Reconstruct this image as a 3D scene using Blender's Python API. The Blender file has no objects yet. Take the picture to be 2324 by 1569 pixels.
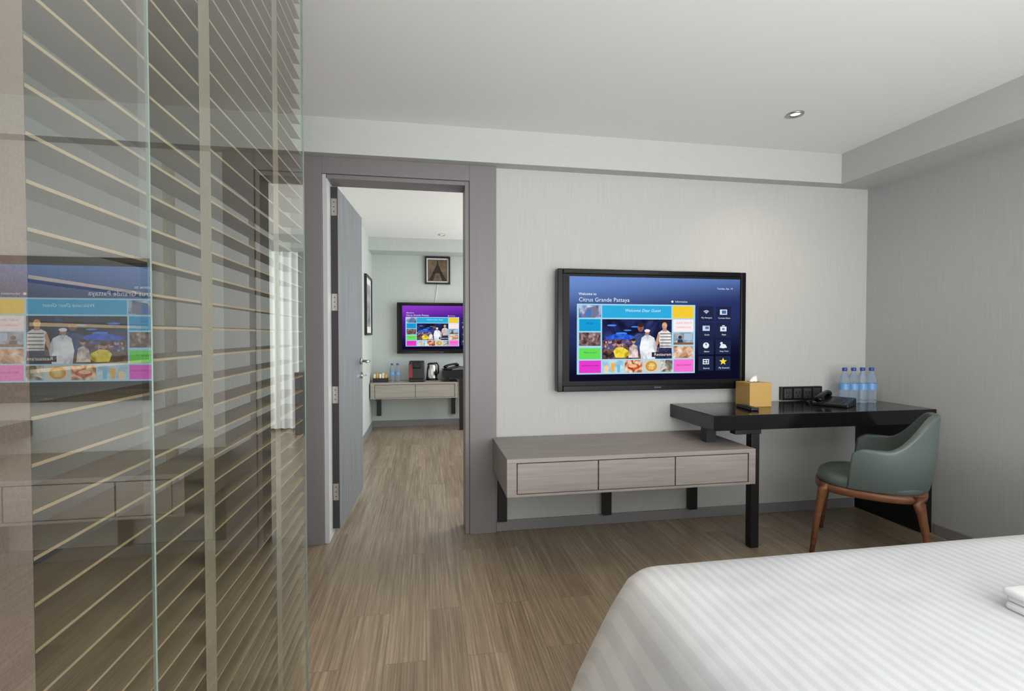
import bpy, bmesh, math, random
from mathutils import Vector, Matrix
random.seed(7)
C = bpy.context.scene.collection
PI = math.pi
sc = bpy.context.scene
try:
    sc.view_settings.view_transform = 'Standard'
    sc.view_settings.look = 'None'
except Exception: pass

# ------------------------------------------------------------------ materials
def lin(c):
    r = []
    for v in c[:3]:
        v = v/255.0
        r.append(v/12.92 if v <= .04045 else ((v+.055)/1.055)**2.4)
    return (r[0], r[1], r[2], 1)
def newmat(name):
    m = bpy.data.materials.new(name); m.use_nodes = True
    return m, m.node_tree.nodes, m.node_tree.links, m.node_tree.nodes['Principled BSDF']
def pm(name, col, rough=.5, metal=0, trans=0, spec=.5, coat=0, alpha=1):
    m, n, l, b = newmat(name)
    b.inputs['Base Color'].default_value = lin(col); b.inputs['Roughness'].default_value = rough
    b.inputs['Metallic'].default_value = metal; b.inputs['Transmission Weight'].default_value = trans
    b.inputs['Specular IOR Level'].default_value = spec; b.inputs['Coat Weight'].default_value = coat
    b.inputs['Alpha'].default_value = alpha
    return m
def grain(name, c1, c2, scale, rough=.5, detail=6, bump=.05, p0=.3, p1=.7, dist=0):
    """stretched-noise material, object coordinates"""
    m, n, l, b = newmat(name)
    tc = n.new('ShaderNodeTexCoord'); mp = n.new('ShaderNodeMapping'); mp.inputs['Scale'].default_value = scale
    ns = n.new('ShaderNodeTexNoise'); ns.inputs['Scale'].default_value = 1; ns.inputs['Detail'].default_value = detail
    ns.inputs['Distortion'].default_value = dist
    cr = n.new('ShaderNodeValToRGB')
    cr.color_ramp.elements[0].position = p0; cr.color_ramp.elements[0].color = lin(c1)
    cr.color_ramp.elements[1].position = p1; cr.color_ramp.elements[1].color = lin(c2)
    l.new(tc.outputs['Object'], mp.inputs['Vector']); l.new(mp.outputs['Vector'], ns.inputs['Vector'])
    l.new(ns.outputs['Fac'], cr.inputs['Fac']); l.new(cr.outputs['Color'], b.inputs['Base Color'])
    b.inputs['Roughness'].default_value = rough
    if bump:
        bp = n.new('ShaderNodeBump'); bp.inputs['Strength'].default_value = bump; bp.inputs['Distance'].default_value = .01
        l.new(ns.outputs['Fac'], bp.inputs['Height']); l.new(bp.outputs['Normal'], b.inputs['Normal'])
    return m
_em = {}
def em(col, s=1.0):
    k = (tuple(col), s)
    if k not in _em:
        m = bpy.data.materials.new('screen_colour'); m.use_nodes = True
        n = m.node_tree.nodes; n.clear()
        e = n.new('ShaderNodeEmission'); e.inputs['Color'].default_value = lin(col); e.inputs['Strength'].default_value = s
        o = n.new('ShaderNodeOutputMaterial'); m.node_tree.links.new(e.outputs[0], o.inputs[0]); _em[k] = m
    return _em[k]
_pe = {}
def picmat(pal, scale, seed):
    """emissive mottled picture: noise pushed through a palette"""
    k = (tuple(pal), scale, seed)
    if k in _pe: return _pe[k]
    m = bpy.data.materials.new('screen_photo'); m.use_nodes = True; n = m.node_tree.nodes; l = m.node_tree.links; n.clear()
    tc = n.new('ShaderNodeTexCoord'); mp = n.new('ShaderNodeMapping'); mp.inputs['Location'].default_value = (seed*3.7, seed*1.3, seed*7.1)
    ns = n.new('ShaderNodeTexNoise'); ns.inputs['Scale'].default_value = scale; ns.inputs['Detail'].default_value = 4; ns.inputs['Distortion'].default_value = .8
    cr = n.new('ShaderNodeValToRGB'); cr.color_ramp.interpolation = 'LINEAR'; e = cr.color_ramp.elements
    N = len(pal)
    e[0].position = .32; e[0].color = lin(pal[0]); e[1].position = .68; e[1].color = lin(pal[-1])
    for i in range(1, N-1):
        q = e.new(.32+.36*i/(N-1)); q.color = lin(pal[i])
    em_ = n.new('ShaderNodeEmission'); o = n.new('ShaderNodeOutputMaterial')
    l.new(tc.outputs['Object'], mp.inputs['Vector']); l.new(mp.outputs['Vector'], ns.inputs['Vector']); l.new(ns.outputs['Fac'], cr.inputs['Fac'])
    l.new(cr.outputs['Color'], em_.inputs['Color']); l.new(em_.outputs[0], o.inputs[0]); _pe[k] = m
    return m
def shade(c, seed, d=34, scale=34):
    return picmat((tuple(max(0,v-d) for v in c), c, tuple(min(255,v+d//2) for v in c)), scale, seed)

M = {}
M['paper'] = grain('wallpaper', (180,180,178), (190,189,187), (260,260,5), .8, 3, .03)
M['paper_shaded'] = grain('wallpaper_shaded', (168,170,168), (176,178,176), (260,260,5), .8, 3, .025)  # same paper, darkened in its colour for the shade on the right wall
M['paper_next'] = grain('wallpaper_green', (186,194,191), (193,200,197), (120,120,3.0), .8, 4, .02)
M['bath'] = grain('bath_wall', (118,124,116), (134,140,131), (6,6,3), .5, 3, 0)
M['soffit'] = grain('soffit_paper', (185,187,184), (190,192,189), (14,14,220), .8, 3, .012)
M['ceiling'] = pm('ceiling_paint', (236,236,234), .85)
M['col'] = grain('column_cloth', (126,108,98), (146,126,116), (500,500,500), .85, 2, .12)
M['casing'] = grain('casing_grey', (119,114,115), (122,117,118), (60,60,2), .45, 3, .005)
M['jamb'] = pm('jamb_light', (186,186,187), .5)
M['base'] = pm('baseboard_grey', (128,126,128), .5)
M['door'] = grain('door_wood', (92,96,101), (122,126,130), (60,40,1.8), .5, 6, .08)
M['dooredge'] = pm('door_edge', (52,48,50), .5)
M['cab'] = grain('grey_oak', (141,133,128), (158,150,144), (3.5,70,70), .5, 6, .05)
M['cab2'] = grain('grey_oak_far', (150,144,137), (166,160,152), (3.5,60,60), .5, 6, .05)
M['blk'] = pm('black_metal', (20,19,21), .4)
M['blkgloss'] = pm('black_gloss', (8,8,10), .22, spec=.22)
M['blkplastic'] = pm('black_plastic', (18,18,20), .35)
M['dkgrey'] = pm('dark_grey', (58,58,62), .4)
M['chrome'] = pm('chrome', (200,200,200), .22, 1)
M['steel'] = pm('hinge_steel', (190,186,180), .35, 1)
M['white'] = pm('white', (235,235,235), .6)
M['gold'] = pm('gold_card', (196,158,90), .5)
M['red'] = pm('red_plastic', (150,20,24), .3)
M['cream'] = pm('cream_card', (235,222,180), .6)
m, n, l, b = newmat('black_stone'); M['stone'] = m
tc = n.new('ShaderNodeTexCoord'); v = n.new('ShaderNodeTexVoronoi'); v.inputs['Scale'].default_value = 260
cr = n.new('ShaderNodeValToRGB'); cr.color_ramp.elements[0].position = .0; cr.color_ramp.elements[0].color = lin((72,72,74))
cr.color_ramp.elements[1].position = .16; cr.color_ramp.elements[1].color = lin((18,16,18))
l.new(tc.outputs['Object'], v.inputs['Vector']); l.new(v.outputs['Distance'], cr.inputs['Fac']); l.new(cr.outputs['Color'], b.inputs['Base Color'])
b.inputs['Roughness'].default_value = .13
# floor planks: brick pattern for the boards, two stretched noises for the grain
m, n, l, b = newmat('floor_planks'); M['floor'] = m
tc = n.new('ShaderNodeTexCoord'); mp = n.new('ShaderNodeMapping'); mp.inputs['Rotation'].default_value = (0,0,PI/2)
br = n.new('ShaderNodeTexBrick'); br.offset = .37; br.inputs['Scale'].default_value = 1
br.inputs['Brick Width'].default_value = .92; br.inputs['Row Height'].default_value = .152
br.inputs['Mortar Size'].default_value = .0008; br.inputs['Bias'].default_value = 0
br.inputs['Color1'].default_value = lin((146,131,112)); br.inputs['Color2'].default_value = lin((164,149,129)); br.inputs['Mortar'].default_value = lin((110,98,84))
l.new(tc.outputs['Object'], mp.inputs['Vector']); l.new(mp.outputs['Vector'], br.inputs['Vector'])
sclc = n.new('ShaderNodeVectorMath'); sclc.operation = 'SCALE'; sclc.inputs['Scale'].default_value = 60
l.new(br.outputs['Color'], sclc.inputs[0])
def streak(sx, sy, det, lo, hi, cl, ch_):
    mp2 = n.new('ShaderNodeMapping'); mp2.inputs['Scale'].default_value = (sx,sy,1)
    ns = n.new('ShaderNodeTexNoise'); ns.inputs['Scale'].default_value = 1; ns.inputs['Detail'].default_value = det; ns.inputs['Roughness'].default_value = .7
    addv = n.new('ShaderNodeVectorMath'); addv.operation = 'ADD'
    l.new(tc.outputs['Object'], mp2.inputs['Vector']); l.new(mp2.outputs['Vector'], addv.inputs[0]); l.new(sclc.outputs['Vector'], addv.inputs[1]); l.new(addv.outputs['Vector'], ns.inputs['Vector'])
    cr = n.new('ShaderNodeValToRGB'); cr.color_ramp.elements[0].position = lo; cr.color_ramp.elements[0].color = cl
    cr.color_ramp.elements[1].position = hi; cr.color_ramp.elements[1].color = ch_
    l.new(ns.outputs['Fac'], cr.inputs['Fac']); return ns, cr
ns1, cr1 = streak(130, 2.4, 8, .34, .66, (.52,.50,.47,1), (1.2,1.2,1.2,1))
ns2, cr2 = streak(24, 1.0, 4, .36, .66, (.80,.78,.76,1), (1.1,1.1,1.1,1))
mx = n.new('ShaderNodeMix'); mx.data_type = 'RGBA'; mx.blend_type = 'MULTIPLY'; mx.inputs[0].default_value = .95
l.new(br.outputs['Color'], mx.inputs[6]); l.new(cr1.outputs['Color'], mx.inputs[7])
mx2 = n.new('ShaderNodeMix'); mx2.data_type = 'RGBA'; mx2.blend_type = 'MULTIPLY'; mx2.inputs[0].default_value = 1
l.new(mx.outputs[2], mx2.inputs[6]); l.new(cr2.outputs['Color'], mx2.inputs[7]); l.new(mx2.outputs[2], b.inputs['Base Color'])
b.inputs['Roughness'].default_value = .28
bp = n.new('ShaderNodeBump'); bp.inputs['Strength'].default_value = .05; bp.inputs['Distance'].default_value = .01
l.new(ns1.outputs['Fac'], bp.inputs['Height']); l.new(bp.outputs['Normal'], b.inputs['Normal'])
# bed sheet with satin stripes along the bed
m, n, l, b = newmat('striped_sheet'); M['sheet'] = m
tc = n.new('ShaderNodeTexCoord'); wv = n.new('ShaderNodeTexWave'); wv.wave_type = 'BANDS'; wv.bands_direction = 'X'
wv.inputs['Scale'].default_value = 10.5; wv.inputs['Distortion'].default_value = 0
cr = n.new('ShaderNodeValToRGB'); cr.color_ramp.elements[0].position = .42; cr.color_ramp.elements[0].color = lin((199,200,203))
cr.color_ramp.elements[1].position = .58; cr.color_ramp.elements[1].color = lin((209,210,212))
l.new(tc.outputs['Object'], wv.inputs['Vector']); l.new(wv.outputs['Fac'], cr.inputs['Fac']); l.new(cr.outputs['Color'], b.inputs['Base Color'])
b.inputs['Roughness'].default_value = .65
ns = n.new('ShaderNodeTexNoise'); ns.inputs['Scale'].default_value = 4; ns.inputs['Detail'].default_value = 2
bp = n.new('ShaderNodeBump'); bp.inputs['Strength'].default_value = .4; bp.inputs['Distance'].default_value = .03
l.new(tc.outputs['Object'], ns.inputs['Vector']); l.new(ns.outputs['Fac'], bp.inputs['Height']); l.new(bp.outputs['Normal'], b.inputs['Normal'])
M['leather'] = grain('green_grey_leather', (88,99,96), (94,105,102), (300,300,300), .4, 2, .04)
M['walnut'] = grain('walnut', (108,68,44), (136,90,60), (10,40,40), .38, 5, .05)
M['slat'] = grain('slat_wood', (110,95,77), (136,119,97), (20,3,20), .5, 4, .02)
M['tape'] = grain('ladder_tape', (128,116,99), (144,132,113), (200,200,200), .8, 2, .1)
M['slatedge'] = pm('slat_edge', (174,152,120), .5)
def glass(name, tint, base, gain):
    m = bpy.data.materials.new(name); m.use_nodes = True; n = m.node_tree.nodes; l = m.node_tree.links; n.clear()
    lw = n.new('ShaderNodeLayerWeight'); lw.inputs['Blend'].default_value = .5
    p = n.new('ShaderNodeMath'); p.operation = 'POWER'; p.inputs[1].default_value = 3.5
    a = n.new('ShaderNodeMath'); a.operation = 'MULTIPLY_ADD'; a.inputs[1].default_value = gain; a.inputs[2].default_value = base
    t = n.new('ShaderNodeBsdfTransparent'); t.inputs['Color'].default_value = tint
    g = n.new('ShaderNodeBsdfGlossy'); g.inputs['Roughness'].default_value = 0; g.inputs['Color'].default_value = (.97,1,.98,1)
    mx = n.new('ShaderNodeMixShader'); o = n.new('ShaderNodeOutputMaterial')
    l.new(lw.outputs['Facing'], p.inputs[0]); l.new(p.outputs[0], a.inputs[0]); l.new(a.outputs[0], mx.inputs[0])
    l.new(t.outputs[0], mx.inputs[1]); l.new(g.outputs[0], mx.inputs[2]); l.new(mx.outputs[0], o.inputs[0])
    return m
M['glass'] = glass('partition_glass', (.88,.91,.88,1), .35, .3)
M['glass2'] = glass('partition_glass_further', (.88,.92,.89,1), .10, .72)
M['glassedge'] = pm('glass_edge', (104,116,110), .25)
m, n, l, b = newmat('bottle_plastic'); M['bottle'] = m
b.inputs['Base Color'].default_value = lin((214,230,246)); b.inputs['Roughness'].default_value = .06; b.inputs['Transmission Weight'].default_value = .85; b.inputs['IOR'].default_value = 1.18
M['cap'] = pm('bottle_cap', (40,70,150), .35)
M['blabel'] = pm('bottle_label', (110,158,214), .4)
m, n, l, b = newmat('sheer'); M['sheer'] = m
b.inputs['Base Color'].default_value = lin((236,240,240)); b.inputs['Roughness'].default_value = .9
b.inputs['Emission Color'].default_value = (1,1,1,1); b.inputs['Emission Strength'].default_value = .3  # slight self-glow stands in for daylight coming through the cloth

# ------------------------------------------------------------------ mesh helpers
def wl(o):
    v = Vector((0,0,0))
    while o: v += o.location; o = o.parent
    return v
def obj(name, bm, mat, parent=None, local=False, bev=0, smooth=False, label=None, seg=2, sub=0):
    bmesh.ops.recalc_face_normals(bm, faces=bm.faces[:])
    if parent is not None and not local:
        bmesh.ops.translate(bm, verts=bm.verts[:], vec=-wl(parent))
    me = bpy.data.meshes.new(name); bm.to_mesh(me); bm.free()
    for mm in (mat if isinstance(mat, list) else [mat]): me.materials.append(mm)
    o = bpy.data.objects.new(name, me); C.objects.link(o)
    if parent is not None: o.parent = parent
    if smooth:
        for p in me.polygons: p.use_smooth = True
    if bev:
        b = o.modifiers.new('bevel', 'BEVEL'); b.width = bev; b.segments = seg; b.limit_method = 'ANGLE'
    if sub:
        s = o.modifiers.new('sub', 'SUBSURF'); s.levels = sub; s.render_levels = sub
    if label: o['label'] = label
    return o
def thing(name, label, cat, loc=(0,0,0), rz=0, group=None):
    o = bpy.data.objects.new(name, None); C.objects.link(o); o.location = loc; o.rotation_euler = (0,0,rz)
    o.empty_display_size = .1
    o['label'] = label; o['category'] = cat
    if group: o['group'] = group
    return o
def tag(o, label, cat, group=None):
    o['label'] = label; o['category'] = cat
    if group: o['group'] = group
    return o
def struct(name, bm, mat, **k):
    o = obj(name, bm, mat, **k); o['kind'] = 'structure'; return o
def box(bm, x0, x1, y0, y1, z0, z1):
    r = bmesh.ops.create_cube(bm, size=1)
    for v in r['verts']:
        v.co = Vector(((x0+x1)/2+v.co.x*(x1-x0), (y0+y1)/2+v.co.y*(y1-y0), (z0+z1)/2+v.co.z*(z1-z0)))
    return bm
def B(*b):
    bm = bmesh.new()
    for q in b: box(bm, *q)
    return bm
def tube(bm, pts, rads, n=12, cap=True):
    pts = [Vector(p) for p in pts]; rings = []
    for i, p in enumerate(pts):
        d = (pts[min(i+1, len(pts)-1)]-pts[max(i-1, 0)]).normalized()
        up = Vector((0,0,1)) if abs(d.z) < .9 else Vector((1,0,0))
        a = d.cross(up).normalized(); c = d.cross(a).normalized()
        r = rads[i] if isinstance(rads, (list, tuple)) else rads
        rx, ry = r if isinstance(r, tuple) else (r, r)
        rings.append([bm.verts.new(p+a*math.cos(2*PI*k/n)*rx+c*math.sin(2*PI*k/n)*ry) for k in range(n)])
    for i in range(len(rings)-1):
        for k in range(n): bm.faces.new((rings[i][k], rings[i][(k+1)%n], rings[i+1][(k+1)%n], rings[i+1][k]))
    if cap: bm.faces.new(rings[0]); bm.faces.new(rings[-1][::-1])
    return bm
def lathe(bm, prof, cx=0, cy=0, cz=0, n=28):
    rings = []
    for r, z in prof:
        if r < 1e-6: rings.append([bm.verts.new((cx, cy, cz+z))])
        else: rings.append([bm.verts.new((cx+r*math.cos(2*PI*k/n), cy+r*math.sin(2*PI*k/n), cz+z)) for k in range(n)])
    for a, b in zip(rings, rings[1:]):
        for k in range(n):
            if len(a) == 1 and len(b) == 1: continue
            if len(a) == 1: bm.faces.new((a[0], b[k], b[(k+1)%n]))
            elif len(b) == 1: bm.faces.new((a[k], a[(k+1)%n], b[0]))
            else: bm.faces.new((a[k], a[(k+1)%n], b[(k+1)%n], b[k]))
    return bm
def rings_mesh(bm, rings, closed=True, cap0=False, cap1=False):
    R = [[bm.verts.new(p) for p in r] for r in rings]
    for a, b in zip(R, R[1:]):
        n = len(a)
        for k in range(n if closed else n-1): bm.faces.new((a[k], a[(k+1)%n], b[(k+1)%n], b[k]))
    if cap0: bm.faces.new(R[0])
    if cap1: bm.faces.new(R[-1])
    return R
def text_mesh(body, width, mat, parent, x, y, z, shear=0, name='lettering', bold=0):
    cu = bpy.data.curves.new('t', 'FONT'); cu.body = body; cu.size = 1; cu.shear = shear; cu.resolution_u = 3; cu.offset = bold
    cu.space_character = 1.04
    to = bpy.data.objects.new('t', cu); C.objects.link(to)
    dg = bpy.context.evaluated_depsgraph_get()
    me = bpy.data.meshes.new_from_object(to.evaluated_get(dg)); bpy.data.objects.remove(to)
    xs = [v.co.x for v in me.vertices]; ys = [v.co.y for v in me.vertices]
    s = width/(max(xs)-min(xs)); mx_ = (max(xs)+min(xs))/2; my = (max(ys)+min(ys))/2
    for v in me.vertices: v.co = Vector((x+(v.co.x-mx_)*s, y, z+(v.co.y-my)*s))
    me.materials.clear(); me.materials.append(mat)
    o = bpy.data.objects.new(name, me); C.objects.link(o); o.parent = parent
    return o

# ------------------------------------------------------------------ the shell
XR, YB, ZC = 3.03, 3.0, 2.405
struct('floor', B((-2.4,3.2,-2.8,6.9,-.1,0)), M['floor'])
struct('ceiling', B((-2.4,3.2,-2.8,6.9,ZC,ZC+.1)), M['ceiling'])
struct('wall_back', B((-2.4,-.5625,YB,YB+.12,0,ZC), (.2555,XR,YB,YB+.12,0,ZC), (-.5625,.2555,YB,YB+.12,2.125,ZC)), M['paper'])
struct('wall_right', B((XR,XR+.12,-.3,YB+.12,0,ZC), (XR,XR+.12,-2.6,-.3,0,.25)), M['paper_shaded'])
struct('wall_left', B((-2.4,-2.28,-2.6,YB,0,ZC)), M['bath'])
struct('wall_rear', B((-2.4,XR+.12,-2.72,-2.6,0,ZC)), M['paper'])
struct('wall_bathroom', B((-2.28,-.75,-.42,-.3,0,ZC)), M['bath'])
struct('trim_1', B((-2.28,XR,YB-.09,YB,2.209,ZC)), M['soffit'])
struct('trim_2', B((2.735,XR,-2.6,YB-.09,2.205,ZC)), M['soffit'])
struct('baseboard_back', B((.425,2.94,YB-.014,YB,0,.065), (-2.28,-.735,YB-.014,YB,0,.065)), M['base'], bev=.003)
struct('baseboard_right', B((XR-.014,XR,-.3,2.5,0,.065)), M['base'], bev=.003)
w = thing('window_1', '', 'window', (XR+.06,-1.45,.25)); del w['category']; del w['label']; w['kind'] = 'structure'
obj('window_frame', B((XR+.02,XR+.1,-2.6,-2.54,.25,ZC), (XR+.02,XR+.1,-.36,-.3,.25,ZC), (XR+.02,XR+.1,-1.48,-1.42,.25,ZC), (XR+.02,XR+.1,-2.6,-.3,.25,.31)), M['dkgrey'], w)
# door casing
struct('trim_3', B((.262,.423,YB-.03,YB,0,2.209), (-.733,-.5725,YB-.03,YB,0,2.209), (-.5725,.262,YB-.03,YB,2.115,2.209)), M['casing'], bev=.002)
struct('trim_4', B((.2355,.2615,YB-.018,YB+.14,0,2.115), (-.5525,.2355,YB-.018,YB+.14,2.09,2.1145)), M['casing'], bev=.002)
struct('trim_5', B((-.572,-.545,YB-.018,YB+.14,0,2.1145)), M['jamb'], bev=.002)
# next room
struct('wall_next_left', B((-.80,-.68,YB+.12,6.7,0,ZC)), M['paper_next'])
struct('wall_next_far', B((-.80,3.15,6.7,6.82,0,ZC)), M['paper_next'])
struct('wall_next_right', B((XR,XR+.12,YB+.12,6.7,0,ZC)), M['paper_next'])
struct('trim_6', B((-.68,XR,6.33,6.7,2.245,ZC)), M['paper_next'])
struct('baseboard_far', B((-.68,XR,6.685,6.7,0,.08)), M['base'])
struct('baseboard_next', B((-.68,-.665,YB+.14,6.685,0,.08)), M['base'])

w2 = thing('window_2', '', 'w', (1.75,6.69,.3)); del w2['category']; del w2['label']; w2['kind'] = 'structure'
obj('window_pane', B((.95,2.6,6.692,6.698,.3,2.2)), em((225,238,245), 1.2), w2)
bm = bmesh.new(); N = 120; a_, b_ = [], []
for i in range(N+1):
    x = .9+1.75*i/N; y = 6.62+.022*math.sin(i*.95)
    a_.append((x, y, .03)); b_.append((x, y+.004*math.sin(i*.3), 2.24))
rings_mesh(bm, [a_, b_], closed=False)
tag(obj('curtain', bm, M['sheer'], smooth=True), 'white sheer curtain hanging over the bright window of the further room', 'curtain')

# ------------------------------------------------------------------ door leaf
dr = thing('door_1', '', 'd', (-.506,3.09,.045)); del dr['category']; del dr['label']; dr['kind'] = 'structure'
dr.rotation_euler = (0,0,math.radians(86.8))
W_, T_, H_ = .775, .04, 2.03
obj('door_leaf', B((0,W_,0,T_,0,H_)), M['door'], dr, local=True, bev=.002)
obj('hinge_edge', B((-.003,0,0,T_,0,H_)), M['dooredge'], dr, local=True, label='dark hinge side edge of the door')
for z in (.17, .75, 1.30, 1.86):
    bm = B((-.006,-.003,.004,.036,z,z+.10)); tube(bm, [(-.008,.045,z), (-.008,.045,z+.10)], .007, 10); box(bm, -.012,.0,.045,.078,z,z+.1)
    h = obj('hinge', bm, M['steel'], dr, local=True)
    obj('hinge_screw', B(*[( -.0075,-.006,.017,.023,z+q,z+q+.006) for q in (.02,.048,.076)]), M['dkgrey'], h, local=True)
bm = bmesh.new(); tube(bm, [(.70,0,.965),(.70,-.012,.965)], .026, 20)
tube(bm, [(.70,-.01,.965),(.70,-.055,.965),(.69,-.062,.965),(.58,-.062,.965)], .009, 12)
obj('door_handle', bm, M['chrome'], dr, local=True, smooth=True)
bm = bmesh.new(); tube(bm, [(.70,0,.86),(.70,-.012,.86)], .024, 20); box(bm, .688,.712,-.04,-.012,.855,.865)
obj('thumb_turn', bm, M['chrome'], dr, local=True)

# ------------------------------------------------------------------ glass partition + blinds + column
struct('wall_column', B((-.75,-.365,-.3,.536,0,ZC)), M['col'])
def sheet(x, y0, y1, z0, z1):
    bm = bmesh.new(); bm.faces.new([bm.verts.new(p) for p in ((x,y0,z0),(x,y1,z0),(x,y1,z1),(x,y0,z1))]); return bm
g1 = thing('glass_panel', 'nearest frameless glass panel, reflecting the television screen in front of the cloth column', 'glass panel', (-.235,.1,0))
obj('pane', sheet(-.233,-.35,.478,.01,ZC-.002), M['glass'], g1)
obj('polished_edge', B((-.2355,-.2325,.478,.479,.01,ZC-.002)), M['glassedge'], g1, label='polished glass edge')
g2 = thing('glass_panel', 'further frameless glass panel in front of the blind, ending beside the doorway', 'glass panel', (-.335,1.05,0))
obj('pane', sheet(-.333,.66,1.478,.01,ZC-.002), M['glass2'], g2)
obj('polished_edge', B((-.338,-.332,1.478,1.481,.01,ZC-.002)), M['glassedge'], g2, label='polished glass edge')
bl = thing('venetian_blind', 'wide wooden venetian blind hanging behind the glass panels', 'blind', (-.39,1.07,0))
bm = bmesh.new(); sp = .0447; z = .05; tilt = math.radians(-4)
while z < 2.33:
    r = bmesh.ops.create_cube(bm, size=1)
    for v in r['verts']:
        p = Vector((v.co.x*.054, v.co.y*1.06, v.co.z*.0036))
        q = Vector((p.x*math.cos(tilt)-p.z*math.sin(tilt), p.y, p.x*math.sin(tilt)+p.z*math.cos(tilt)))
        v.co = q+Vector((-.394, 1.07, z))
    z += sp
o = obj('slats', bm, [M['slat'], M['slatedge']], bl)
for p in o.data.polygons:
    if abs(p.normal.x) > .9: p.material_index = 1
for y in (.925, 1.33):
    obj('ladder_tape', B((-.3655,-.3645,y-.02,y+.02,.05,2.33), (-.4225,-.4215,y-.02,y+.02,.05,2.33)), M['tape'], bl)
obj('head_rail', B((-.42,-.365,.54,1.6,2.34,2.40)), M['slat'], bl)
obj('bottom_rail', B((-.42,-.365,.54,1.6,.005,.028)), M['slat'], bl)

# ------------------------------------------------------------------ televisions
def fx(px):
    u = (px-1162)/1130.; t = 2.92/(.9851-.1719*u); return t*(.1719+.9851*u)-1.4155
def fz(py): return 1.2-(py-761)/1130.*3.09-.855
class Art:
    def __init__(s, k): s.bm = bmesh.new(); s.mats = []; s.k = k; s.y = -.0818
    def face(s, pts, col):
        s.y -= .00012
        mat = col if isinstance(col, bpy.types.Material) else em(col)
        if mat not in s.mats: s.mats.append(mat)
        f = s.bm.faces.new([s.bm.verts.new((p[0]*s.k, s.y*s.k, p[1]*s.k)) for p in pts]); f.material_index = s.mats.index(mat)
    def rect(s, x0, x1, y0, y1, col): s.face([(fx(x0),fz(y1)),(fx(x1),fz(y1)),(fx(x1),fz(y0)),(fx(x0),fz(y0))], col)
    def poly(s, pts, col): s.face([(fx(a),fz(b)) for a, b in pts], col)
    def ell(s, cx, cy, rx, ry, col, n=18): s.poly([(cx+rx*math.cos(2*PI*i/n), cy+ry*math.sin(2*PI*i/n)) for i in range(n)], col)
    def done(s, name, parent, label=None):
        o = obj(name, s.bm, s.mats, parent, local=True)
        if label: o['label'] = label
        return o
def screen_mat(name, low, mid, top):
    m = bpy.data.materials.new(name); m.use_nodes = True; n = m.node_tree.nodes; l = m.node_tree.links; n.clear()
    tc = n.new('ShaderNodeTexCoord'); sx = n.new('ShaderNodeSeparateXYZ'); l.new(tc.outputs['Generated'], sx.inputs[0])
    ab = n.new('ShaderNodeMath'); ab.operation = 'MULTIPLY_ADD'; ab.inputs[1].default_value = -.2; l.new(sx.outputs['X'], ab.inputs[0]); l.new(sx.outputs['Z'], ab.inputs[2])
    cr = n.new('ShaderNodeValToRGB'); e = cr.color_ramp.elements; cr.color_ramp.interpolation = 'EASE'
    e[0].position = .0; e[0].color = lin(low); e[1].position = 1.0; e[1].color = lin(top)
    q = e.new(.55); q.color = lin(mid)
    l.new(ab.outputs[0], cr.inputs['Fac'])
    em_ = n.new('ShaderNodeEmission'); o = n.new('ShaderNodeOutputMaterial'); l.new(cr.outputs['Color'], em_.inputs['Color']); l.new(em_.outputs[0], o.inputs[0])
    return m
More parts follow.
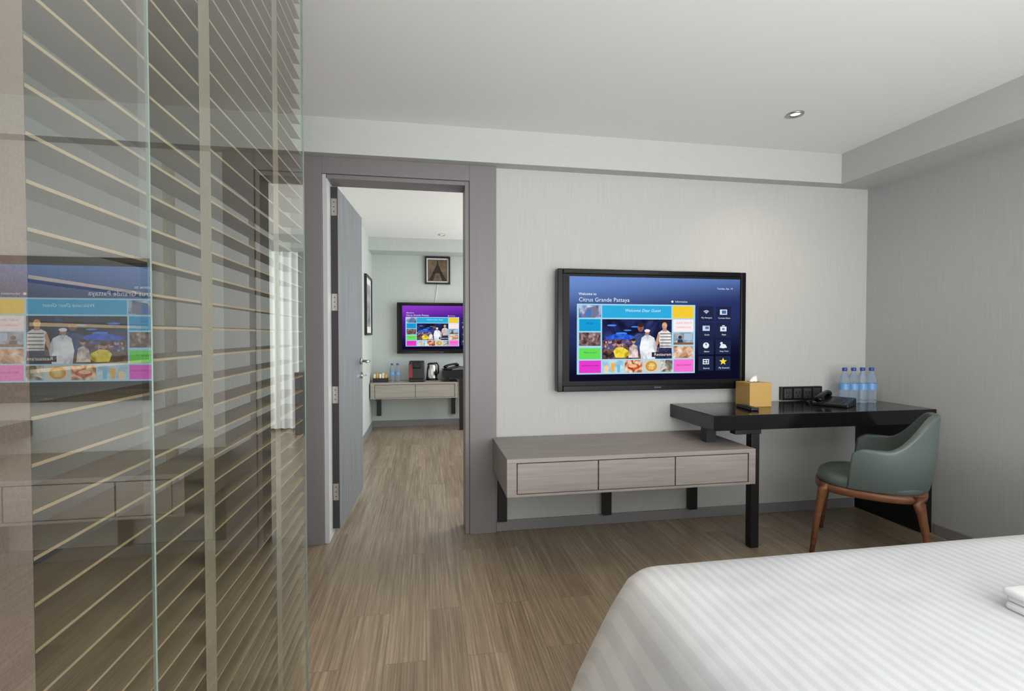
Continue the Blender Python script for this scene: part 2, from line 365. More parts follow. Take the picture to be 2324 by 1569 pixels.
def make_tv(label, loc, k, smat):
    t = thing('television', label, 'television', loc, 0, 'wall mounted televisions')
    hw = .6275
    def lb(*bs): return B(*[tuple(c*k for c in b) for b in bs])
    obj('back_casing', lb((-hw+.01,hw-.01,-.07,-.02,.01,.738), (-.3,.3,-.02,-.001,.2,.6)), M['blkplastic'], t, local=True)
    sx0, sx1, sz0, sz1 = -.553, .587, .063, .703
    e = .034
    bz = lb((-hw,-hw+e,-.087,-.03,0,.748), (hw-e,hw,-.087,-.03,0,.748), (-hw+e,hw-e,-.087,-.03,0,.036), (-hw+e,hw-e,-.087,-.03,.748-.03,.748))
    obj('bezel', bz, M['blkgloss'], t, local=True, bev=.004*k)
    obj('screen_border', lb((-hw+e,sx0,-.0815,-.06,.036,.718), (sx1,hw-e,-.0815,-.06,.036,.718), (sx0,sx1,-.0815,-.06,.036,sz0), (sx0,sx1,-.0815,-.06,sz1,.718)), pm('matte_black',(8,8,10),.45,spec=.2), t, local=True)
    obj('screen', lb((sx0,sx1,-.0815,-.06,sz0,sz1)), smat, t, local=True)
    a = Art(k); a.rect(1309,1577,691,849,(170,218,240)); a.done('menu_panel', t)
    def tile(x0,x1,y0,y1,col,lab):
        a = Art(k); a.y = -.0822; a.rect(x0,x1,y0,y1,col); a.done('menu_tile', t, lab)
    cnt = [0]
    def ptile(x0,x1,y0,y1,pal,scale=26):
        cnt[0] += 1
        a = Art(k); a.y = -.0822; a.rect(x0,x1,y0,y1,picmat(tuple(pal),scale,cnt[0])); return a
    a = ptile(1313,1364,694,722,[(60,84,130),(110,130,180),(170,180,205),(205,212,224)],20); a.poly([(1320,722),(1332,700),(1352,696),(1360,712),(1350,722)],(120,120,150)); a.poly([(1326,720),(1334,704),(1342,702),(1340,720)],(70,120,190)); a.done('picture_tile', t, 'small photo tile of buildings')
    tile(1366,1523,694,722,(48,172,222),'long bright blue welcome tile')
    tile(1526,1573,694,722,(244,204,56),'yellow tile')
    tile(1314,1363,725,752,(24,156,212),'blue tile')
    tile(1527,1573,725,753,(250,238,240),'white tile with pink lettering')
    ptile(1314,1363,755,785,[(50,50,60),(100,72,78),(140,112,108),(196,178,174)],34).done('picture_tile', t, 'dark mottled photo tile at the left of the menu')
    a = ptile(1528,1573,755,783,[(90,110,130),(150,165,182),(205,210,218)],14); a.rect(1552,1570,757,772,(170,195,220)); a.ell(1543,766,4,4,(70,50,46)); a.poly([(1536,783),(1538,771),(1548,771),(1552,783)],(52,66,96)); a.rect(1528,1573,778,783,(130,96,76)); a.done('picture_tile', t, 'photo tile of a seated guest by a window')
    tile(1314,1363,790,815,(104,222,92),'green tile')
    ptile(1528,1573,786,814,[(150,94,64),(200,156,124),(228,194,166),(242,230,222)],24).done('picture_tile', t, 'photo tile of food')
    tile(1314,1364,818,846,(230,60,206),'magenta tile')
    tile(1529,1574,817,846,(247,116,212),'pink tile')
    a = ptile(1367,1415,818,846,[(120,180,215),(190,214,228),(232,238,240)],18); a.poly([(1386,824),(1396,824),(1394,844),(1388,844)],(236,180,80)); a.poly([(1400,828),(1408,828),(1407,844),(1401,844)],(110,190,220)); a.poly([(1372,830),(1382,830),(1381,845),(1373,845)],(240,210,160)); a.done('picture_tile', t, 'photo tile of drinks')
    a = ptile(1418,1458,818,846,[(110,54,36),(170,80,50),(224,170,130),(240,225,210)],26); a.ell(1438,833,14,7,shade((206,86,50),31)); a.ell(1436,831,10,4,(236,190,150)); a.done('picture_tile', t, 'photo tile of grilled food')
    a = Art(k); a.y = -.0822; a.rect(1460,1497,818,846,(215,205,190)); a.ell(1478,832,13,12,(205,150,60)); a.ell(1478,832,9,8,picmat(((190,130,60),(226,184,96),(240,210,140)),60,9)); a.done('picture_tile', t, 'photo tile of a round pie')
    ptile(1499,1526,818,846,[(90,84,76),(150,142,132),(200,194,184),(235,232,226)],26).done('picture_tile', t, 'photo tile of plates')
    # large photo of an evening restaurant
    a = ptile(1366,1524,725,815,[(16,18,36),(24,28,58),(36,44,92),(58,62,110)],9)
    a.rect(1366,1524,786,815,picmat(((34,28,40),(80,56,58),(126,96,86),(70,74,116)),26,21))
    a.poly([(1384,765),(1366,774),(1366,792),(1450,792),(1452,768),(1420,762)], picmat(((24,26,52),(110,70,62),(66,86,164),(206,188,176)),44,22))
    for q in [(1440,742,8,1.6),(1388,739,11,2),(1424,750,9,1.6),(1410,757,13,2.4)]: a.ell(*q, (80,140,245))
    a.poly([(1372,765),(1392,759),(1420,758),(1446,766),(1446,770),(1372,770)],shade((44,96,215),23))
    for i in range(14): a.ell(1370+random.random()*74, 776+random.random()*12, 2.0, 2.6, random.choice([(160,106,84),(190,170,156),(120,70,62)]))
    a.poly([(1437,763),(1446,757),(1462,757),(1468,764),(1468,800),(1438,800)],shade((58,74,124),24)); a.ell(1453,744,7,9.5,shade((136,88,78),25,40,60)); a.ell(1453,738,7,5,(60,38,38))
    a.poly([(1455,767),(1463,761),(1474,761),(1484,767),(1490,790),(1486,815),(1454,815),(1451,790)],shade((232,235,242),26,36,22)); a.poly([(1464,761),(1473,761),(1469,772)],(190,196,208)); a.ell(1468,756,5,5.5,shade((186,136,112),27)); a.ell(1468,751,6.5,3.6,(236,236,240)); a.poly([(1484,768),(1491,786),(1487,802),(1482,790)],(190,194,208))
    a.poly([(1493,755),(1501,750),(1514,750),(1522,756),(1523,792),(1497,792)],shade((230,226,220),28,36,20))
    for yy in (757,764,771,778,785): a.rect(1497,1522,yy,yy+1.8,(78,80,112))
    a.ell(1507,735,7.5,9,(50,34,32)); a.ell(1507,739,5.8,7.6,shade((218,168,138),29,26,50)); a.poly([(1503,745),(1511,745),(1512,752),(1502,752)],(190,140,112))
    a.poly([(1496,790),(1523,790),(1524,815),(1492,815)],shade((44,48,86),30)); a.poly([(1492,757),(1496,761),(1493,782),(1487,790),(1488,772)],(204,152,124))
    a.poly([(1391,797),(1398,789),(1412,788),(1425,796),(1427,806),(1418,812),(1396,812)],shade((236,212,66),32,60,26)); a.ell(1404,782,5.2,5.8,(196,140,112)); a.ell(1404,778,5.6,3.6,(56,42,38))
    a.poly([(1428,788),(1436,781),(1445,786),(1448,812),(1425,812)],shade((222,204,198),33,60,26)); a.ell(1437,775,4.2,5,(200,150,130)); a.ell(1437,771.5,4.6,3.2,(48,38,38))
    a.rect(1478,1524,800,811,(52,44,60)); a.done('picture_tile', t, 'large photo tile of guests outside a restaurant at night')
    for i, cx in enumerate((1602,1641)):
        for j, cy in enumerate((711,749,789,827)):
            a = Art(k); a.y = -.0822; a.rect(cx-17,cx+17,cy-17,cy+17,(34,42,74)); w_ = (232,238,245); c2 = (34,42,74); cy2 = cy-4
            if (i,j) == (0,0):
                for r in (8,5,2.4):
                    a.poly([(cx,cy2+4)]+[(cx+r*math.cos(q), cy2+4-r*math.sin(q)) for q in [PI*.22+PI*.56*s_/8 for s_ in range(9)]], w_)
                    if r > 3: a.poly([(cx,cy2+4)]+[(cx+(r-1.5)*math.cos(q), cy2+4-(r-1.5)*math.sin(q)) for q in [PI*.22+PI*.56*s_/8 for s_ in range(9)]], c2)
            elif (i,j) == (1,0): a.rect(cx-8,cx+8,cy2-6,cy2+6,w_); a.rect(cx-4,cx+6,cy2-4,cy2+4,(70,110,160))
            elif (i,j) == (0,1): a.rect(cx-8,cx+8,cy2-6,cy2+6,(200,215,235)); a.rect(cx-2,cx+6,cy2-4,cy2+2,(90,120,180))
            elif (i,j) == (1,1): a.rect(cx-7,cx+7,cy2-4,cy2+7,w_); a.rect(cx-3,cx+3,cy2-7,cy2-5,w_); a.rect(cx-3,cx+3,cy2-1,cy2+4,(90,150,200))
            elif (i,j) == (0,2): a.ell(cx,cy2,7,7,w_); a.rect(cx-1,cx+1,cy2-5,cy2,c2)
            elif (i,j) == (1,2): a.ell(cx,cy2+2,7,5,w_); a.ell(cx-4,cy2-5,3,3,w_); a.rect(cx-8,cx+8,cy2+3,cy2+6,w_)
            elif (i,j) == (0,3): a.rect(cx-7,cx+7,cy2-6,cy2+6,w_); a.rect(cx-5,cx+5,cy2-4,cy2+4,c2); a.poly([(cx-7,cy2-1),(cx,cy2-1),(cx,cy2-4),(cx+4,cy2),(cx,cy2+4),(cx,cy2+1),(cx-7,cy2+1)],w_)
            else: a.poly([(cx+(9 if q%2==0 else 4)*math.sin(PI*q/5), cy2-(9 if q%2==0 else 4)*math.cos(PI*q/5)) for q in range(10)],(250,220,70))
            a.done('menu_icon', t)
    def T(s, x0, x1, y, col=(240,245,250), sh=0, bold=0):
        text_mesh(s, (fx(x1)-fx(x0))*k, em(col), t, (fx(x0)+fx(x1))/2*k, -.0885*k, fz(y)*k, sh, bold=bold)
    T('Welcome to',1312,1352,669,bold=.012); T('Citrus Grande Pattaya',1313,1427,683); T('Information',1531,1558,684); T('Tuesday, Apr. 19',1625,1660,653)
    T('Welcome Dear Guest',1418,1498,705,(225,240,250),.3); T('HOTEL',1330,1346,735,(10,70,120)); T("What to Do?",1324,1352,800,(20,100,40)); T('RESTAURANT & BAR',1320,1358,829,(90,10,80))
    T('Restaurant',1484,1523,805); T('GUEST SERVICE',1533,1568,733,(225,120,150)); T('INFORMATION',1535,1566,743,(225,120,150)); T('RESTAURANT',1535,1568,830,(150,20,120))
    a = Art(k); a.y=-.0822; a.ell(1525,684,2.6,2.6,(235,240,245)); a.done('menu_icon', t)
    for s, x0, x1, y in [('My Hotspot',1590,1614,721),('Content Share',1628,1655,721),('Guide',1597,1608,760),('Apps',1636,1646,760),('Alarm',1596,1608,799),('Sleep Timer',1632,1652,799),('Source',1595,1609,838),('My Account',1630,1654,838)]:
        T(s, x0, x1, y)
    text_mesh('SAMSUNG', .045*k, pm('logo_grey',(150,150,155),.4), t, .02*k, -.0882*k, .018*k, name='logo')
    return t
make_tv('large black television on the wall above the console, showing a hotel welcome page', (1.4155,YB,.855), 1.0, screen_mat('screen_blue',(14,14,36),(42,52,100),(108,142,208)))
make_tv('television seen through the doorway with a purple tinted welcome page', (.20,6.70,.96), .89, screen_mat('screen_purple',(20,10,44),(76,30,134),(140,60,200)))

# ------------------------------------------------------------------ consoles and desks
def console(name, label, x0, x1, y0, y1, z0, z1, nd, mat, brk, bot):
    t = thing(name, label, 'console', ((x0+x1)/2,(y0+y1)/2,bot), 0, 'wall hung drawer consoles')
    th = .022
    obj('body', B((x0,x1,y0+.0,y1,z1-th,z1), (x0,x1,y0+.0,y1,z0,z0+.012), (x0,x0+.05,y0,y1,z0+.012,z1-th), (x1-.04,x1,y0,y1,z0+.012,z1-th), (x0+.05,x1-.04,y0+.03,y1,z0+.012,z1-th)), mat, t, bev=.0015)
    a, b_ = x0+.052, x1-.042; w_ = (b_-a)/nd
    for i in range(nd):
        obj('drawer', B((a+w_*i+.003,a+w_*(i+1)-.003,y0+.004,y0+.028,z0+.015,z1-th-.005)), mat, t, bev=.002)
    for bx_ in brk:
        obj('bracket', B((bx_,bx_+.055,y1-.035,y1,bot,z0), (bx_+.01,bx_+.045,y0+.1,y1-.035,z0-.03,z0)), M['blk'], t, bev=.002)
    return t
console('console', 'grey oak console with three drawers hung on the wall below the nearer television', .40, 1.779, 2.44, YB-.015, .385, .579, 3, M['cab'], (.43,1.095,1.68), .07)
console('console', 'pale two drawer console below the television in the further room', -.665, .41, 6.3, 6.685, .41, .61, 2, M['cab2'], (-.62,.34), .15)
def desk(label, x0, x1, y0, y1, legx, panel):
    t = thing('desk', label, 'desk', ((x0+x1)/2,(y0+y1)/2,0), 0, 'black stone topped desks')
    obj('desktop', B((x0,x1,y0,y1,.67,.755)), M['stone'], t, bev=.003)
    bm = B((legx,legx+.05,y0+.005,y0+.055,0,.645), (legx-.10,legx+.06,y0+.005,y0+.06,.645,.67), (legx,legx+.05,y0+.06,y1-.03,.645,.67))
    obj('leg', bm, M['blk'], t, bev=.003)
    zc = .58 if panel else .611
    obj('support_post', B((x0+.035,x0+.095,y0+.13,y0+.19,zc,.67)), M['blk'], t)
    if panel:
        obj('end_panel', B((2.955,XR-.003,y0+.02,y1-.002,0,.67)), M['blkplastic'], t, bev=.002)
    else:
        obj('end_panel', B((x1-.06,x1,y0+.02,y1,0,.67)), M['blkplastic'], t)
    return t
desk('black stone desk running from above the console to the right wall', 1.565, XR-.002, 2.5, YB-.001, 1.80, True)
desk('black desk above the right end of the console in the further room', .21, .87, 6.28, 6.67, .425, False)

# ------------------------------------------------------------------ things on the desk
DZ = .755
t = thing('tissue_box', 'gold tissue box on the desk below the corner of the television', 'tissue box', (2.04,2.83,DZ))
obj('carton', B((1.968,2.118,2.76,2.905,DZ,DZ+.15)), M['gold'], t, bev=.003)
obj('slot', B((2.013,2.073,2.815,2.855,DZ+.15,DZ+.152)), M['dkgrey'], t)
bm = bmesh.new(); rs = []
for j, (s_, z) in enumerate([(1,.15),(.85,.165),(.5,.178),(.12,.188)]):
    rs.append([(2.043+.028*s_*math.cos(2*PI*i/16)+.006*j, 2.835+.014*s_*math.sin(2*PI*i/16)*(1+.3*math.sin(i*2.)), DZ+z+.004*math.sin(i*1.7)) for i in range(16)])
rings_mesh(bm, rs, cap1=True); obj('tissue', bm, M['white'], t, smooth=True)
t = thing('remote_control', 'slim black remote control lying on the desk left of the gold tissue box', 'remote', (1.915,2.71,DZ), math.radians(-6))
obj('remote_body', B((-.024,.024,-.09,.09,0,.018)), M['blkplastic'], t, local=True, bev=.005)
obj('button_pad', B(*[(-.015+.012*i,-.007+.012*i,-.07+.018*j,-.06+.018*j,.018,.0195) for i in range(3) for j in range(8)]), M['dkgrey'], t, local=True)
t = thing('socket_panel', 'black power socket panel on the wall between tissue box and telephone', 'socket panel', (2.51,YB,.80))
obj('face_plate', B((2.355,2.665,2.972,YB,.762,.852)), M['blkplastic'], t, bev=.003)
for i in range(4):
    x = 2.375+i*.073
    s_ = obj('socket', B((x,x+.055,2.968,2.973,.775,.84)), M['dkgrey'], t, bev=.002)
    hb = [(x+.013,x+.018,2.967,2.969,.805,.82),(x+.036,x+.041,2.967,2.969,.805,.82),(x+.022,x+.032,2.967,2.969,.785,.792)] if i < 3 else [(x+.012,x+.042,2.967,2.969,.798,.804)]
    obj('socket_hole', B(*hb), M['blk'], s_)
ph = thing('telephone', 'black desk telephone with coiled cord beside the water bottles', 'telephone', (2.56,2.76,DZ), math.radians(-58), 'desk telephones')
bm = bmesh.new(); pr = [(-.09,0),(-.09,.018),(.09,.048),(.09,0)]
rings_mesh(bm, [[(x,p[0],p[1]) for p in pr] for x in (-.1,.1)], cap0=True, cap1=True)
obj('base', bm, M['blkplastic'], ph, local=True, bev=.005)
bm = bmesh.new()
for i in range(3):
    for j in range(4):
        y = -.06+.026*j; z = .018+(y+.09)*.1667
        box(bm, .0+.025*i, .016+.025*i, y, y+.015, z-.002, z+.005)
obj('keypad', bm, M['dkgrey'], ph, local=True)
bm = bmesh.new()
tube(bm, [(-.06,-.105,.036),(-.06,-.085,.04),(-.06,-.04,.06),(-.06,.04,.07),(-.06,.085,.066),(-.06,.11,.055)], [(.022,.014),(.026,.02),(.016,.013),(.016,.013),(.026,.02),(.02,.014)], 14)
obj('handset', bm, M['blkgloss'], ph, local=True, smooth=True)
bm = bmesh.new(); pts = []
for i in range(150):
    s_ = i/149.; a = i*1.1; cx = -.11-.035*math.sin(s_*PI); cy = -.10+.18*s_
    pts.append((cx+.007*math.cos(a), cy, .009+.007*math.sin(a)))
tube(bm, pts, .0017, 5); obj('coiled_cord', bm, M['blkplastic'], ph, local=True, smooth=True)
def make_bottle(label, loc):
    t = thing('water_bottle', label, 'bottle', loc, 0, 'water bottles')
    pr = [(0,0),(.027,0),(.0305,.006)]
    for i in range(4): pr += [(.0305,.010+i*.018),(.0280,.019+i*.018)]
    pr += [(.0305,.084),(.0305,.128),(.028,.134),(.0305,.142),(.0285,.158),(.021,.182),(.0125,.202),(.0125,.212)]
    obj('bottle_body', lathe(bmesh.new(), pr), M['bottle'], t, local=True, smooth=True)
    obj('bottle_label', lathe(bmesh.new(), [(.0309,.086),(.0309,.126)]), M['blabel'], t, local=True, smooth=True, label='pale blue wrap label')
    obj('bottle_cap', lathe(bmesh.new(), [(0,.210),(.0145,.210),(.0148,.216),(.0148,.228),(.013,.231),(0,.231)]), M['cap'], t, local=True, smooth=True)
    return t
def dup(root, loc, label):
    r = root.copy(); C.objects.link(r); r.location = loc; r['label'] = label
    for ch in list(root.children):
        c = ch.copy(); C.objects.link(c); c.parent = r
    return r
b0 = make_bottle('water bottle on the desk nearest the telephone, first of the row of four', (2.722,2.85,DZ))
dup(b0, (2.785,2.845,DZ), 'water bottle on the desk, second from the telephone in the row of four')
dup(b0, (2.848,2.84,DZ), 'water bottle on the desk, third from the telephone in the row of four')
dup(b0, (2.911,2.835,DZ), 'water bottle on the desk closest to the right wall in the row of four')

# ------------------------------------------------------------------ things in the next room
CZ = .61
dup(b0, (-.415,6.48,CZ), 'left one of the two water bottles on the console in the further room')
dup(b0, (-.345,6.48,CZ), 'right one of the two water bottles on the console in the further room')
p2 = dup(ph, (.36,6.42,DZ), 'black desk telephone on the black desk in the further room'); p2.rotation_euler = (0,0,math.radians(-60))
t = thing('sachet_box', 'small black box of pale sachets at the left end of the further console', 'sachet box', (-.555,6.45,CZ))
obj('box_tray', B((-.645,-.46,6.39,6.51,CZ,CZ+.05),), M['blkplastic'], t, bev=.003)
for i in range(5):
    obj('sachet', B((-.635+.034*i,-.608+.034*i,6.41,6.49,CZ+.05,CZ+.10+.012*(i%2))), [M['cream'],M['gold'],M['white']][i%3], t, bev=.003)
t = thing('coffee_machine', 'black and red coffee machine beside the kettle in the further room', 'coffee machine', (-.105,6.47,CZ))
obj('machine_body', B((-.20,-.01,6.44,6.60,CZ,CZ+.26), (-.20,-.01,6.36,6.44,CZ,CZ+.04)), M['blkplastic'], t, bev=.012)
obj('brewing_head', B((-.155,-.055,6.36,6.44,CZ+.17,CZ+.25)), M['blkgloss'], t, bev=.01)
obj('side_panel', B((-.206,-.20,6.45,6.59,CZ+.03,CZ+.23), (-.20,-.16,6.432,6.44,CZ+.05,CZ+.22)), M['red'], t, label='dark red panel at the left of the machine')
tag(obj('tray', B((-.0,.19,6.36,6.60,CZ,CZ+.012)), M['cab'], bev=.003), 'thin wooden tray under the kettle in the further room', 'tray')
t = thing('kettle', 'silver kettle with black handle standing on the tray in the further room', 'kettle', (.085,6.48,CZ+.012))
obj('kettle_body', lathe(bmesh.new(), [(0,.02),(.07,.02),(.072,.03),(.062,.15),(.055,.19),(.052,.2),(0,.205)], .085, 6.48, CZ+.012), M['chrome'], t, smooth=True)
obj('kettle_base', lathe(bmesh.new(), [(0,0),(.075,0),(.075,.018),(0,.018)], .085, 6.48, CZ+.012), M['blkplastic'], t)
bm = bmesh.new(); tube(bm, [(.035,6.48,CZ+.215),(.06,6.46,CZ+.227),(.15,6.45,CZ+.23),(.168,6.45,CZ+.20),(.165,6.45,CZ+.10),(.145,6.46,CZ+.07)], .011, 8)
obj('handle', bm, M['blkplastic'], t, smooth=True)
t = thing('picture_frame', 'black framed sepia print of a lattice tower above the further television', 'picture', (.166,6.70,1.875))
x0, x1, z0, z1 = 0.0, .332, 1.875, 2.238
obj('frame', B((x0,x0+.022,6.67,6.70,z0,z1),(x1-.022,x1,6.67,6.70,z0,z1),(x0+.022,x1-.022,6.67,6.70,z0,z0+.022),(x0+.022,x1-.022,6.67,6.70,z1-.022,z1)), M['blk'], t)
obj('mount', B((x0+.022,x1-.022,6.685,6.70,z0+.022,z1-.022)), M['white'], t)
obj('print', B((x0+.038,x1-.038,6.683,6.685,z0+.038,z1-.038)), grain('sepia',(76,60,46),(128,106,84),(14,14,14),.6,4,0), t)
bm = bmesh.new(); c = .166
def pol(pts): bm.faces.new([bm.verts.new((c+a, 6.682, z0+b)) for a, b in pts])
pol([(-.125,.045),(-.06,.045),(-.024,.15),(-.058,.15)]); pol([(.125,.045),(.06,.045),(.024,.15),(.058,.15)])
pol([(-.066,.145),(.066,.145),(.06,.168),(-.06,.168)]); pol([(-.05,.168),(.05,.168),(.018,.25),(-.018,.25)]); pol([(-.014,.25),(.014,.25),(.004,.318),(-.004,.318)])
obj('tower_motif', bm, pm('dark_sepia',(34,25,20),.6), t)
t = thing('picture_frame', 'narrow looking black framed picture on the left wall of the further room', 'picture', (-.68,6.16,1.2))
obj('frame', B((-.68,-.65,5.86,5.885,1.2,1.9),(-.68,-.65,6.435,6.46,1.2,1.9),(-.68,-.65,5.885,6.435,1.2,1.225),(-.68,-.65,5.885,6.435,1.875,1.9)), M['blk'], t)
obj('mount', B((-.68,-.665,5.885,6.435,1.225,1.875)), M['white'], t)
obj('print', B((-.665,-.663,5.96,6.36,1.3,1.8)), grain('grey_print',(90,92,96),(190,192,192),(8,8,8),.6,4,0), t)
bm = bmesh.new(); tube(bm, [(.17,6.69,1.88),(.15,6.693,1.75),(.13,6.695,1.60)], .004, 6)
tag(obj('cable', bm, M['white']), 'thin white cable on the wall between tower print and television', 'cable')
def downlight(label, x, y):
    t = thing('downlight', label, 'downlight', (x,y,ZC-.004), 0, 'recessed ceiling downlights')
    obj('trim_ring', lathe(bmesh.new(), [(.024,.002),(.028,-.003),(.041,-.004),(.043,.004),(.024,.004)]), M['steel'], t, local=True, smooth=True)
    obj('lamp', lathe(bmesh.new(), [(0,.0025),(.024,.0025)]), em((255,238,205), 4), t, local=True)
downlight('small round downlight in the ceiling above the desk', 1.99, 2.43)
downlight('small round downlight in the ceiling of the further room', .20, 6.05)

# ------------------------------------------------------------------ tub chair
ch = thing('tub_chair', 'green grey leather tub chair with walnut legs pulled up to the desk', 'chair', (2.44,2.36,0), math.radians(133))
def plan(s):
    L1 = .12; R = .275; arc = PI*R; tot = arc/2+L1; d = abs(s)*tot; sg = 1 if s >= 0 else -1
    if d < arc/2:
        a = d/R; return Vector((-R*math.cos(a), sg*R*math.sin(a)))
    return Vector((d-arc/2, sg*R))
def toph(s):
    a = abs(s); k = min(1, max(0, (a-.16)/.50)); k = k*k*(3-2*k)
    return .785-(.785-.61)*k-.03*max(0,(a-.8)/.2)**2
bm = bmesh.new(); rings = []
NS, NZ = 56, 10
for j in range(NZ+1):
    r = []
    for i in range(NS+1):
        s = -1+2*i/NS; p = plan(s); f = j/NZ; zt = toph(s); z = .385+(zt-.385)*f
        g = min(1,(z-.385)/.22)
        sc_ = .88+.12*math.sin(g*PI/2)+.03*max(0,(z-.6)/.18)
        end = max(0, (abs(s)-.85)/.15)
        r.append((p.x*sc_-.035*end*f, p.y*sc_*(1-.02*end), z))
    rings.append(r)
rings_mesh(bm, rings, closed=False)
o = obj('backrest', bm, M['leather'], ch, local=True, smooth=True)
sd = o.modifiers.new('th','SOLIDIFY'); sd.thickness = .038; sd.offset = 1
out = sum(1 if p.normal.dot(Vector((p.center.x, p.center.y, 0))) > 0 else -1 for p in o.data.polygons)
sd.offset = -1 if out > 0 else 1
bv = o.modifiers.new('bv','BEVEL'); bv.width = .015; bv.segments = 4; bv.limit_method = 'ANGLE'; bv.angle_limit = math.radians(50)
def seatring(k, z, ex=2.7):
    r = []
    for i in range(40):
        a = 2*PI*i/40; c_, s_ = math.cos(a), math.sin(a)
        x = abs(c_)**(2/ex)*(1 if c_ >= 0 else -1); y = abs(s_)**(2/ex)*(1 if s_ >= 0 else -1)
        r.append((.015+x*.243*k, y*.235*k, z))
    return r
bm = bmesh.new()
rings_mesh(bm, [seatring(.96,.380), seatring(1.0,.390), seatring(1.01,.408), seatring(.98,.428), seatring(.9,.440), seatring(.6,.447), seatring(.2,.448)], cap0=True, cap1=True)
obj('seat', bm, M['leather'], ch, local=True, smooth=True)
bm = bmesh.new()
rings_mesh(bm, [seatring(.85,.345), seatring(1.0,.345), seatring(1.035,.350), seatring(1.045,.368), seatring(1.035,.384), seatring(.85,.384)], cap0=True, cap1=True)
obj('seat_rail', bm, M['walnut'], ch, local=True, smooth=True)
for sx in (1,-1):
    for sy in (1,-1):
        bx_ = .262 if sx > 0 else -.25
        bm = bmesh.new()
        pts = [(sx*.195+.01,sy*.17,.375),(sx*.205+.01,sy*.185,.35),(sx*.215+.01,sy*.195,.305),((sx*.215+.01)*.6+bx_*.4,sy*.205,.2),(bx_,sy*.228,0)]
        tube(bm, pts, [(.04,.03),(.034,.027),(.024,.021),(.019,.017),(.013,.012)], 14)
        obj('leg', bm, M['walnut'], ch, local=True, smooth=True)

# ------------------------------------------------------------------ bed
bd = thing('bed', 'bed under a white satin striped cover, in the lower right foreground', 'bed', (1.55,.2,0))
bm = bmesh.new(); rings = []
X0, X1, Y0, Y1 = .50, 2.62, -1.0, 1.235
def rr(d, z, wob):
    R = max(.02, .10+d); r = []
    cs_ = [(X1+d-R,Y1+d-R,0),(X0-d+R,Y1+d-R,PI/2),(X0-d+R,Y0-d+R,PI),(X1+d-R,Y0-d+R,1.5*PI)]
    pts = []
    for (cx,cy,a0) in cs_:
        for i in range(13): a = a0+PI/2*i/12; pts.append((cx+R*math.cos(a), cy+R*math.sin(a)))
    full = []
    for i in range(len(pts)):
        a = Vector(pts[i]); b_ = Vector(pts[(i+1)%len(pts)]); nn = 24 if (b_-a).length > .5 else 1
        for k in range(nn): full.append(a.lerp(b_, k/nn))
    for i, p in enumerate(full):
        q = Vector((p.x-(X0+X1)/2, p.y-(Y0+Y1)/2)); q.normalize()
        ww = wob*(math.sin(p.y*11+1)+.6*math.sin(p.x*13+p.y*5))
        r.append((p.x+q.x*ww, p.y+q.y*ww, z))
    return r
for d, z, wb in [(-.5,.606,0),(-.25,.606,0),(-.10,.605,0),(-.06,.603,0),(-.03,.597,0),(-.008,.585,0),(.012,.565,.001),(.03,.53,.002),(.055,.48,.004),(.09,.40,.007),(.135,.30,.011),(.17,.2,.014),(.20,.1,.018),(.22,.012,.02)]:
    rings.append(rr(d, z, wb))
rings_mesh(bm, rings, cap0=True)
obj('bed_cover', bm, M['sheet'], bd, smooth=True)
obj('mattress', B((X0+.05,X1-.05,Y0+.05,Y1-.06,.3,.57)), M['white'], bd, bev=.03)
obj('bed_base', B((X0+.08,X1-.08,Y0+.08,Y1-.1,0,.3)), M['dkgrey'], bd)
t = thing('towel', 'small folded white towel lying on the striped bed cover at the right edge', 'towel', (1.38,.835,.606))
for i, (dx, z0_, z1_) in enumerate([(0,.606,.622),(.006,.622,.637),(-.004,.637,.652)]):
    obj('towel_fold', B((1.240+dx,1.52,.80-.002*i,.872+.002*i,z0_,z1_)), pm('towel_white',(228,228,228),.95), t, bev=.0065, seg=3, smooth=True)

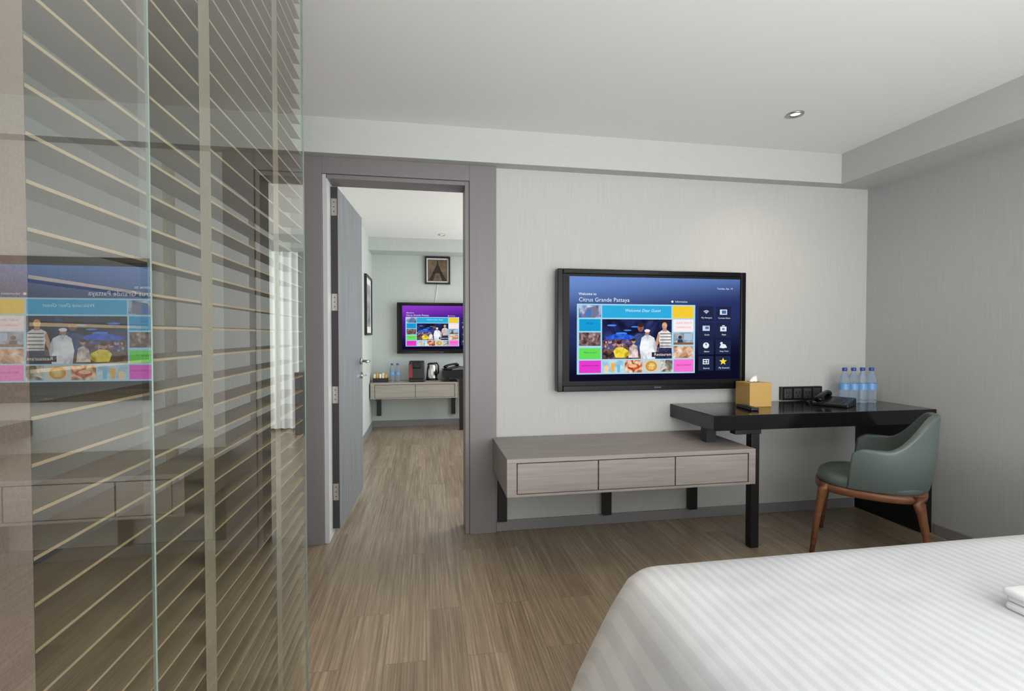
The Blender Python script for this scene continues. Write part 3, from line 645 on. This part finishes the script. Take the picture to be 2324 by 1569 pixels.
# ------------------------------------------------------------------ lights
def area(name, loc, rot, sx, sy, e, col=(1,1,1)):
    d = bpy.data.lights.new(name, 'AREA'); d.shape = 'RECTANGLE'; d.size = sx; d.size_y = sy; d.energy = e; d.color = col
    o = bpy.data.objects.new(name, d); C.objects.link(o); o.location = loc; o.rotation_euler = rot; return o
area('window_light', (XR-.02,-1.45,1.3), (0,PI/2,0), 2.0, 2.2, 68, (.95,.98,1))
area('rear_fill', (.7,-2.5,1.4), (PI/2,0,0), 3.0, 1.7, 68, (.98,.99,1))  # added front fill from behind the camera, no source on that wall
area('room_fill', (.9,-.6,2.37), (0,0,0), 2.2, 1.6, 9, (1,.99,.97))  # added soft fill below the ceiling, not a fixture of the room
area('bounce_fill', (1.2,-1.7,.9), (math.radians(142),0,0), 2.4, 1.2, 88, (.99,1,1))  # added upward fill that brightens the ceiling
area('next_room_light', (2.95,4.9,1.4), (0,PI/2,0), 1.9, 2.6, 66, (.99,1,1))
area('next_top_fill', (2.1,4.6,2.39), (0,0,0), 1.0, 1.6, 26, (1,1,1))  # added overhead fill for the further room, no lamp hangs there
area('next_bounce_light', (1.9,4.9,.25), (PI,0,0), 1.0, 2.0, 20, (1,1,1))
area('bath_light', (-1.4,.7,2.38), (0,0,0), .6, .6, 7, (1,.92,.8))
def spot(name, loc, tgt, e, ang, col, blend=.8, r=.03):
    d = bpy.data.lights.new(name, 'SPOT'); d.energy = e; d.spot_size = math.radians(ang); d.spot_blend = blend; d.color = col; d.shadow_soft_size = r
    o = bpy.data.objects.new(name, d); C.objects.link(o); o.location = loc
    o.rotation_euler = (Vector(tgt)-Vector(loc)).to_track_quat('-Z','Y').to_euler(); return o
spot('desk_spot', (1.99,2.43,2.39), (2.3,2.6,0), 18, 125, (1,.80,.50), 1.0)
spot('entry_spot', (-.05,1.4,2.39), (-.1,1.62,0), 60, 62, (1,.80,.55), 1.0)
spot('next_spot', (.20,6.05,2.39), (.2,6.1,0), 10, 110, (1,.9,.75), 1.0)
wd = bpy.data.worlds.new('world'); sc.world = wd; wd.use_nodes = True
wd.node_tree.nodes['Background'].inputs[0].default_value = (.85,.92,1,1); wd.node_tree.nodes['Background'].inputs[1].default_value = 1.0

# ------------------------------------------------------------------ camera
cd = bpy.data.cameras.new('camera'); cam = bpy.data.objects.new('camera', cd); C.objects.link(cam)
cd.sensor_fit = 'HORIZONTAL'; cd.sensor_width = 36; cd.lens = 1130/2324*36; cd.clip_start = .02
cam.location = (0,0,1.2)
cam.rotation_euler = (PI/2-math.atan(23.5/1130), 0, -math.radians(9.9))
sc.camera = cam
